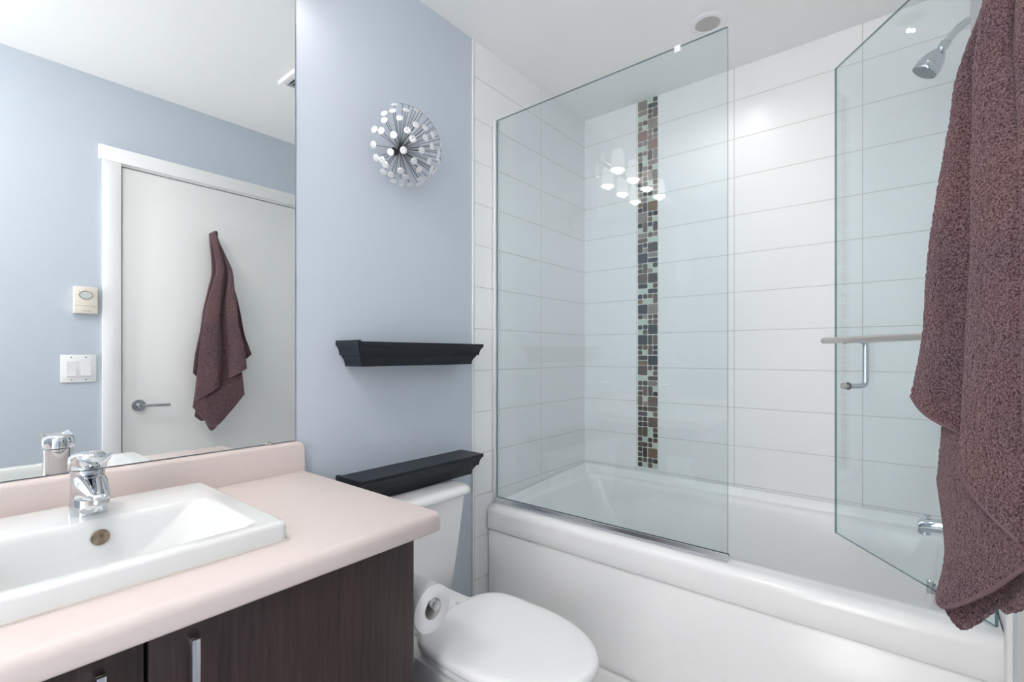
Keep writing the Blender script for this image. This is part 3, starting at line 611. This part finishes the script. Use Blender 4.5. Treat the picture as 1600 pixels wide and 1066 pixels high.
bm = bmesh.new(); lathe(bm, (0.440, RC_.y, RC_.z), (1, 0, 0), [(0.0230, 0), (0.0490, 0.0), (0.0508, 0.0015), (0.0508, 0.1035), (0.0490, 0.105), (0.0230, 0.105)], 64, cap0=False, cap1=False)
link('paper', bm, M['paper'], rp)
bm = bmesh.new(); lathe(bm, (0.4402, RC_.y, RC_.z), (1, 0, 0), [(0.0228, 0), (0.0228, 0.1046), (0.0216, 0.1046), (0.0216, 0)], 40, cap0=False, cap1=False); link('cardboard_core', bm, mat('core_card', (0.5, 0.48, 0.46), 0.9), rp)
bm = bmesh.new(); pts = [(RC_.y-0.0512, RC_.z), (RC_.y-0.0515, RC_.z-0.04), (RC_.y-0.052, RC_.z-0.09)]
loft(bm, [[Vector((0.4402, y, z)) for y, z in pts], [Vector((0.5448, y, z)) for y, z in pts]], closed=False); o = link('loose_sheet', bm, M['paper'], rp); md = o.modifiers.new('thick', 'SOLIDIFY'); md.thickness = 0.0005

# ------------------------------------------------------------------ switches on the right wall, seen in the mirror
th = thing('thermostat', (RW-0.001, 0.458, 1.13+0.24), 'ivory wall thermostat with an oval window, above the light switch', 'thermostat')
zt0, zt1 = 1.312, 1.432
link('case', newbox((RW-0.026, 0.418, zt0), (RW-0.001, 0.499, zt1), 0.003), M['ivory'], th)
bm = bmesh.new(); n = 36; rings = [[Vector((RW-0.0262-d, 0.458+rx*math.cos(2*PI*k/n), 1.394+rz*math.sin(2*PI*k/n))) for k in range(n)] for d, rx, rz in ((0, .0245, .0195), (.003, .024, .019), (.003, .021, .016), (.001, .020, .015))]
loft(bm, rings, cap0=False, cap1=False); link('dial_ring', bm, M['ink'], th)
bm = bmesh.new(); loft(bm, [[Vector((RW-0.0262-d, 0.458+.0205*math.cos(2*PI*k/n), 1.394+.0155*math.sin(2*PI*k/n))) for k in range(n)] for d in (0, .0015)]); link('dial_window', bm, M['screen'], th)['label'] = 'pale oval window'
bm = bmesh.new(); box(bm, (RW-0.0266, 0.421, 1.3455), (RW-0.0258, 0.496, 1.347)); box(bm, (RW-0.0266, 0.447, 1.3225), (RW-0.0258, 0.475, 1.3245))
for a in (90, 40, 140, 0, 180): 
    yy, zz = 0.458+.031*math.cos(math.radians(a)), 1.394+.0245*math.sin(math.radians(a)); box(bm, (RW-0.0266, yy-.0014, zz-.0014), (RW-0.0258, yy+.0014, zz+.0014))
link('markings', bm, M['ink'], th)
sw = thing('light_switch', (RW-0.001, 0.437, 1.068), 'white double rocker switch plate beside the door frame, seen in the mirror', 'light switch')
link('plate', newbox((RW-0.007, 0.377, 1.006), (RW-0.001, 0.497, 1.128), 0.002), M['plate'], sw)
for y in (0.412, 0.461):
    bm = bmesh.new(); extrude_y(bm, [(RW-0.0072, 1.033), (RW-0.0115, 1.034), (RW-0.0085, 1.067), (RW-0.0095, 1.100), (RW-0.0072, 1.101)], y-0.016, y+0.016); link('rocker', bm, M['plate'], sw, smooth=20)
    for z in (1.017, 1.117):
        bm = bmesh.new(); lathe(bm, (RW-0.0071, y, z), (-1, 0, 0), [(.0028, 0), (.0026, .0008), (0, .001)], 12); link('screw', bm, M['satin'], sw)

# ------------------------------------------------------------------ towel on the door hook
hk = tag(link('towel_hook', (lambda b: (lathe(b, (RW+0.0035, 0.972, 1.752), (-1, 0, 0), [(.014, 0), (.014, .004), (.006, .006), (.005, .03), (.008, .034), (.008, .038), (0, .039)], 24), b)[1])(bmesh.new()), M['satin']), 'satin metal hook on the white door, under the top of the brown towel', 'hook')

def lerp_tab(tab, v):
    tab = sorted(tab)
    if v <= tab[0][0]: (a, b), (c, d) = tab[0], tab[1]
    elif v >= tab[-1][0]: (a, b), (c, d) = tab[-2], tab[-1]
    else:
        for (a, b), (c, d) in zip(tab, tab[1:]):
            if a <= v <= c: break
    return b+(d-b)*(v-a)/(c-a)
def from_mirror(px, py, x):
    """point at distance x from the mirror wall whose reflection lands on pixel (px,py)"""
    u = (px-800)/FPX; v = (553.8-py)/FPX; c, s = math.cos(YAW), math.sin(YAW)
    d = Vector((-s+u*c, c+u*s, v)); t = (-x-CAM.x)/d.x; return Vector((x, t*d.y, CAM.z+t*d.z))
def to_px(p):
    q = p-CAM; c, s = math.cos(YAW), math.sin(YAW); f = -s*q.x+c*q.y; r = c*q.x+s*q.y
    return 800+FPX*r/f, 553.8-FPX*q.z/f
def solve_x(fn, edge):
    """distance x so that fn(x) lies on the outline `edge` {py: px} in the direct view"""
    lo, hi = 1.30, 1.505
    g_ = lambda x: (lambda a: a[0]-lerp_tab(edge, a[1]))(to_px(fn(x)))
    for _ in range(40):
        mid = (lo+hi)/2
        if g_(mid) > 0: hi = mid
        else: lo = mid
    return fn((lo+hi)/2)
SIL = [(0, 1521), (63, 1509), (124, 1497.6), (165, 1490), (220, 1480), (282, 1469), (365, 1455), (420, 1449), (503, 1445.6), (540, 1441), (580, 1432.6), (620, 1424), (640, 1417), (656, 1417)]
RID = [(0, 1531), (100, 1527), (200, 1522), (400, 1520), (600, 1508), (700, 1502), (740, 1501), (780, 1504), (820, 1512)]
NEA = [(0, 1570), (124, 1578), (200, 1585), (420, 1590), (600, 1597), (700, 1599), (886, 1597)]
def catmull(P, seg):
    out = []
    for i in range(len(P)-1):
        p0, p1, p2, p3 = P[max(i-1, 0)], P[i], P[i+1], P[min(i+2, len(P)-1)]
        for k in range(seg):
            t = k/seg; out.append(0.5*((2*p1)+(p2-p0)*t+(2*p0-5*p1+4*p2-p3)*t*t+(3*p1-p0-3*p2+p3)*t**3))
    out.append(P[-1]); return out
def sheet(bm, cols, su=8, sv=12):
    """cols: columns of points from top to hem; smooth surface through them"""
    cc = [catmull(c, sv) for c in cols]
    rows = [catmull([c[i] for c in cc], su) for i in range(len(cc[0]))]
    V = [[bm.verts.new(p) for p in r] for r in rows]
    for a, b in zip(V, V[1:]):
        for j in range(len(a)-1): bm.faces.new((a[j], a[j+1], b[j+1], b[j]))
    hems.append([v.co.copy() for v in V[-1]])
HK = Vector((1.488, 0.968, 1.770))
def col_edge(pts, edge): return [solve_x(lambda x, q=q: from_mirror(q[0], q[1], x), edge) for q in pts]
Rr = col_edge([(360.5, 420), (364.5, 446), (369, 478), (372.5, 509.5), (380.5, 544.6), (384.2, 575)], SIL)
Ll = col_edge([(337, 420), (331, 446), (322, 478), (317, 509.5), (312, 541.4), (303, 627)], NEA)
def mid_col(f, edge=None, dp=0.0):
    out = []
    for a, b in zip(Ll, Rr):
        y = a.y+(b.y-a.y)*f; z = a.z+(b.z-a.z)*f
        if edge: p = solve_x(lambda x: Vector((x, y, z)), edge)
        else: p = Vector((a.x+(b.x-a.x)*f+dp, y, z))
        out.append(p)
    return out
C3 = mid_col(0.42, RID)
C4 = []; C5 = []
for k, (a, b) in enumerate(zip(C3, Rr)):
    p = a.lerp(b, 0.28); p.x = a.x+(0.016+0.003*k); p.y = max(p.y, a.y+0.020); C4.append(p)
    p = a.lerp(b, 0.70); p.x += 0.004; C5.append(p)
C2 = []
for a, b in zip(Ll, C3):
    p = a.lerp(b, 0.5); p.x -= 0.009; C2.append(p)
KED = [(0, 1592), (420, 1600), (700, 1606), (900, 1612)]
Kk = col_edge([(331.5, 425), (326, 452), (318, 486), (314, 515), (306, 552), (302, 584)], KED)
Kb = [p+Vector((0.022, 0.012, 0.002)) for p in Kk]
Vv = [Vector((CAM.x+(a.x-CAM.x)/a.y*(a.y+0.065)+0.001, a.y+0.065, (a.z+b.z)/2)) for a, b in zip(Ll, Kk)]
L1 = [p+Vector((0.006, 0.022, 0)) for p in Ll]
top = lambda dy, dz, dx=0.0: [HK+Vector((dx, dy, dz)), HK+Vector((dx-0.012, dy*1.1, dz-0.045))]
tw = bmesh.new(); hems = []
cols = []
for c, t in ((Kb, top(-0.019, -0.012, 0.004)), (Kk, top(-0.018, -0.010, -0.004)), (Vv, top(-0.014, -0.008, -0.004)), (L1, top(-0.014, -0.004, -0.008)), (Ll, top(-0.013, -0.002, -0.012)), (C2, top(-0.006, 0.004, -0.024)), (C3, top(0.0, 0.006, -0.030)), (C4, top(0.004, 0.004, -0.026)), (C5, top(0.008, 0.003, -0.020)), (Rr, top(0.013, -0.002, -0.012))):
    cols.append(t+c)
sheet(tw, cols)
# the layer under it, whose corner hangs lowest
Cn = at_px(1600, 886, 0.862); Qc = at_px(1468, 945, 0.935); Ef = from_mirror(380.5, 615, 1.388)
V3 = Vector
cA = [V3((1.474, 0.905, 1.22)), V3((1.472, 0.893, 1.08)), V3((1.466, 0.876, 0.96)), Cn]
cB = [V3((1.466, 0.93, 1.22)), V3((1.458, 0.915, 1.05)), V3((1.440, 0.905, 0.92)), at_px(1536, 928, 0.895)]
cC = [V3((1.456, 0.965, 1.22)), V3((1.442, 0.955, 1.03)), V3((1.414, 0.945, 0.87)), Qc]
cD = [V3((1.446, 1.005, 1.22)), V3((1.424, 1.005, 1.05)), V3((1.404, 1.005, 0.93)), at_px(1480, 862, 1.005)]
cE = [V3((1.430, 1.035, 1.22)), from_mirror(369, 540, 1.410), from_mirror(376.5, 580, 1.396), Ef]
sheet(tw, [cA, cB, cC, cD, cE])
# inner face towards the door, dark below the hem
Dt = at_px(1506, 986, 0.925); Gp = at_px(1560, 952, 0.91)
dE = [V3((1.462, 0.985, 1.15)), V3((1.450, 0.985, 1.0)), V3((1.425, 0.965, 0.87)), at_px(1474, 950, 0.945)]
dF = [V3((1.468, 0.975, 1.15)), V3((1.456, 0.970, 1.0)), V3((1.432, 0.950, 0.87)), Dt]
dG = [V3((1.474, 0.955, 1.15)), V3((1.468, 0.945, 1.0)), V3((1.456, 0.930, 0.87)), Gp]
dH = [V3((1.480, 0.945, 1.15)), V3((1.474, 0.935, 1.0)), V3((1.465, 0.915, 0.87)), at_px(1572, 960, 0.895)]
dI = [V3((1.478, 0.915, 1.15)), V3((1.472, 0.895, 1.0)), V3((1.466, 0.880, 0.87)), at_px(1606, 950, 0.87)]
sheet(tw, [dE, dF, dG, dH, dI])
# rear layer against the door
def rear(q, x): return from_mirror(q[0], q[1], x)
kA = [HK+Vector((0.004, -0.02, -0.006)), rear((334, 430), 1.484), rear((319, 510), 1.482), rear((311, 552), 1.482), rear((308, 586), 1.482)]
kA2 = [HK+Vector((0.010, -0.012, 0)), rear((334, 430), 1.486), rear((324, 510), 1.484), rear((318, 552), 1.484), rear((316, 592), 1.482)]
kB = [HK+Vector((0.012, 0.0, 0.002)), rear((350, 440), 1.492), rear((350, 510), 1.490), rear((350, 550), 1.488), rear((350, 585), 1.488)]
kC = [HK+Vector((0.006, 0.018, -0.006)), rear((368, 462), 1.474), rear((380, 519), 1.464), rear((387, 540), 1.456), rear((391.5, 553), 1.452)]
sheet(tw, [kA, kA2, kB, kC])
bmesh.ops.recalc_face_normals(tw, faces=tw.faces[:])
hem_bm = bmesh.new()
for h in hems[:2]+hems[3:]: tube(hem_bm, h, 0.0032, 8)
tow = tag(link('bath_towel', tw, M['towel'], smooth=180), 'brown terry bath towel hanging from a hook on the white door', 'towel')
md = tow.modifiers.new('thick', 'SOLIDIFY'); md.thickness = 0.006; md.offset = 0
md = tow.modifiers.new('sub', 'SUBSURF'); md.levels = 2; md.render_levels = 2
tx = bpy.data.textures.new('terry', 'CLOUDS'); tx.noise_scale = 0.0042; tx.noise_depth = 1
md = tow.modifiers.new('loops', 'DISPLACE'); md.texture = tx; md.strength = 0.0032; md.mid_level = 0.5; md.texture_coords = 'LOCAL'
h_ = link('hem', hem_bm, M['hem']); h_.parent = tow; h_['label'] = 'paler stitched hem along the lower edges'
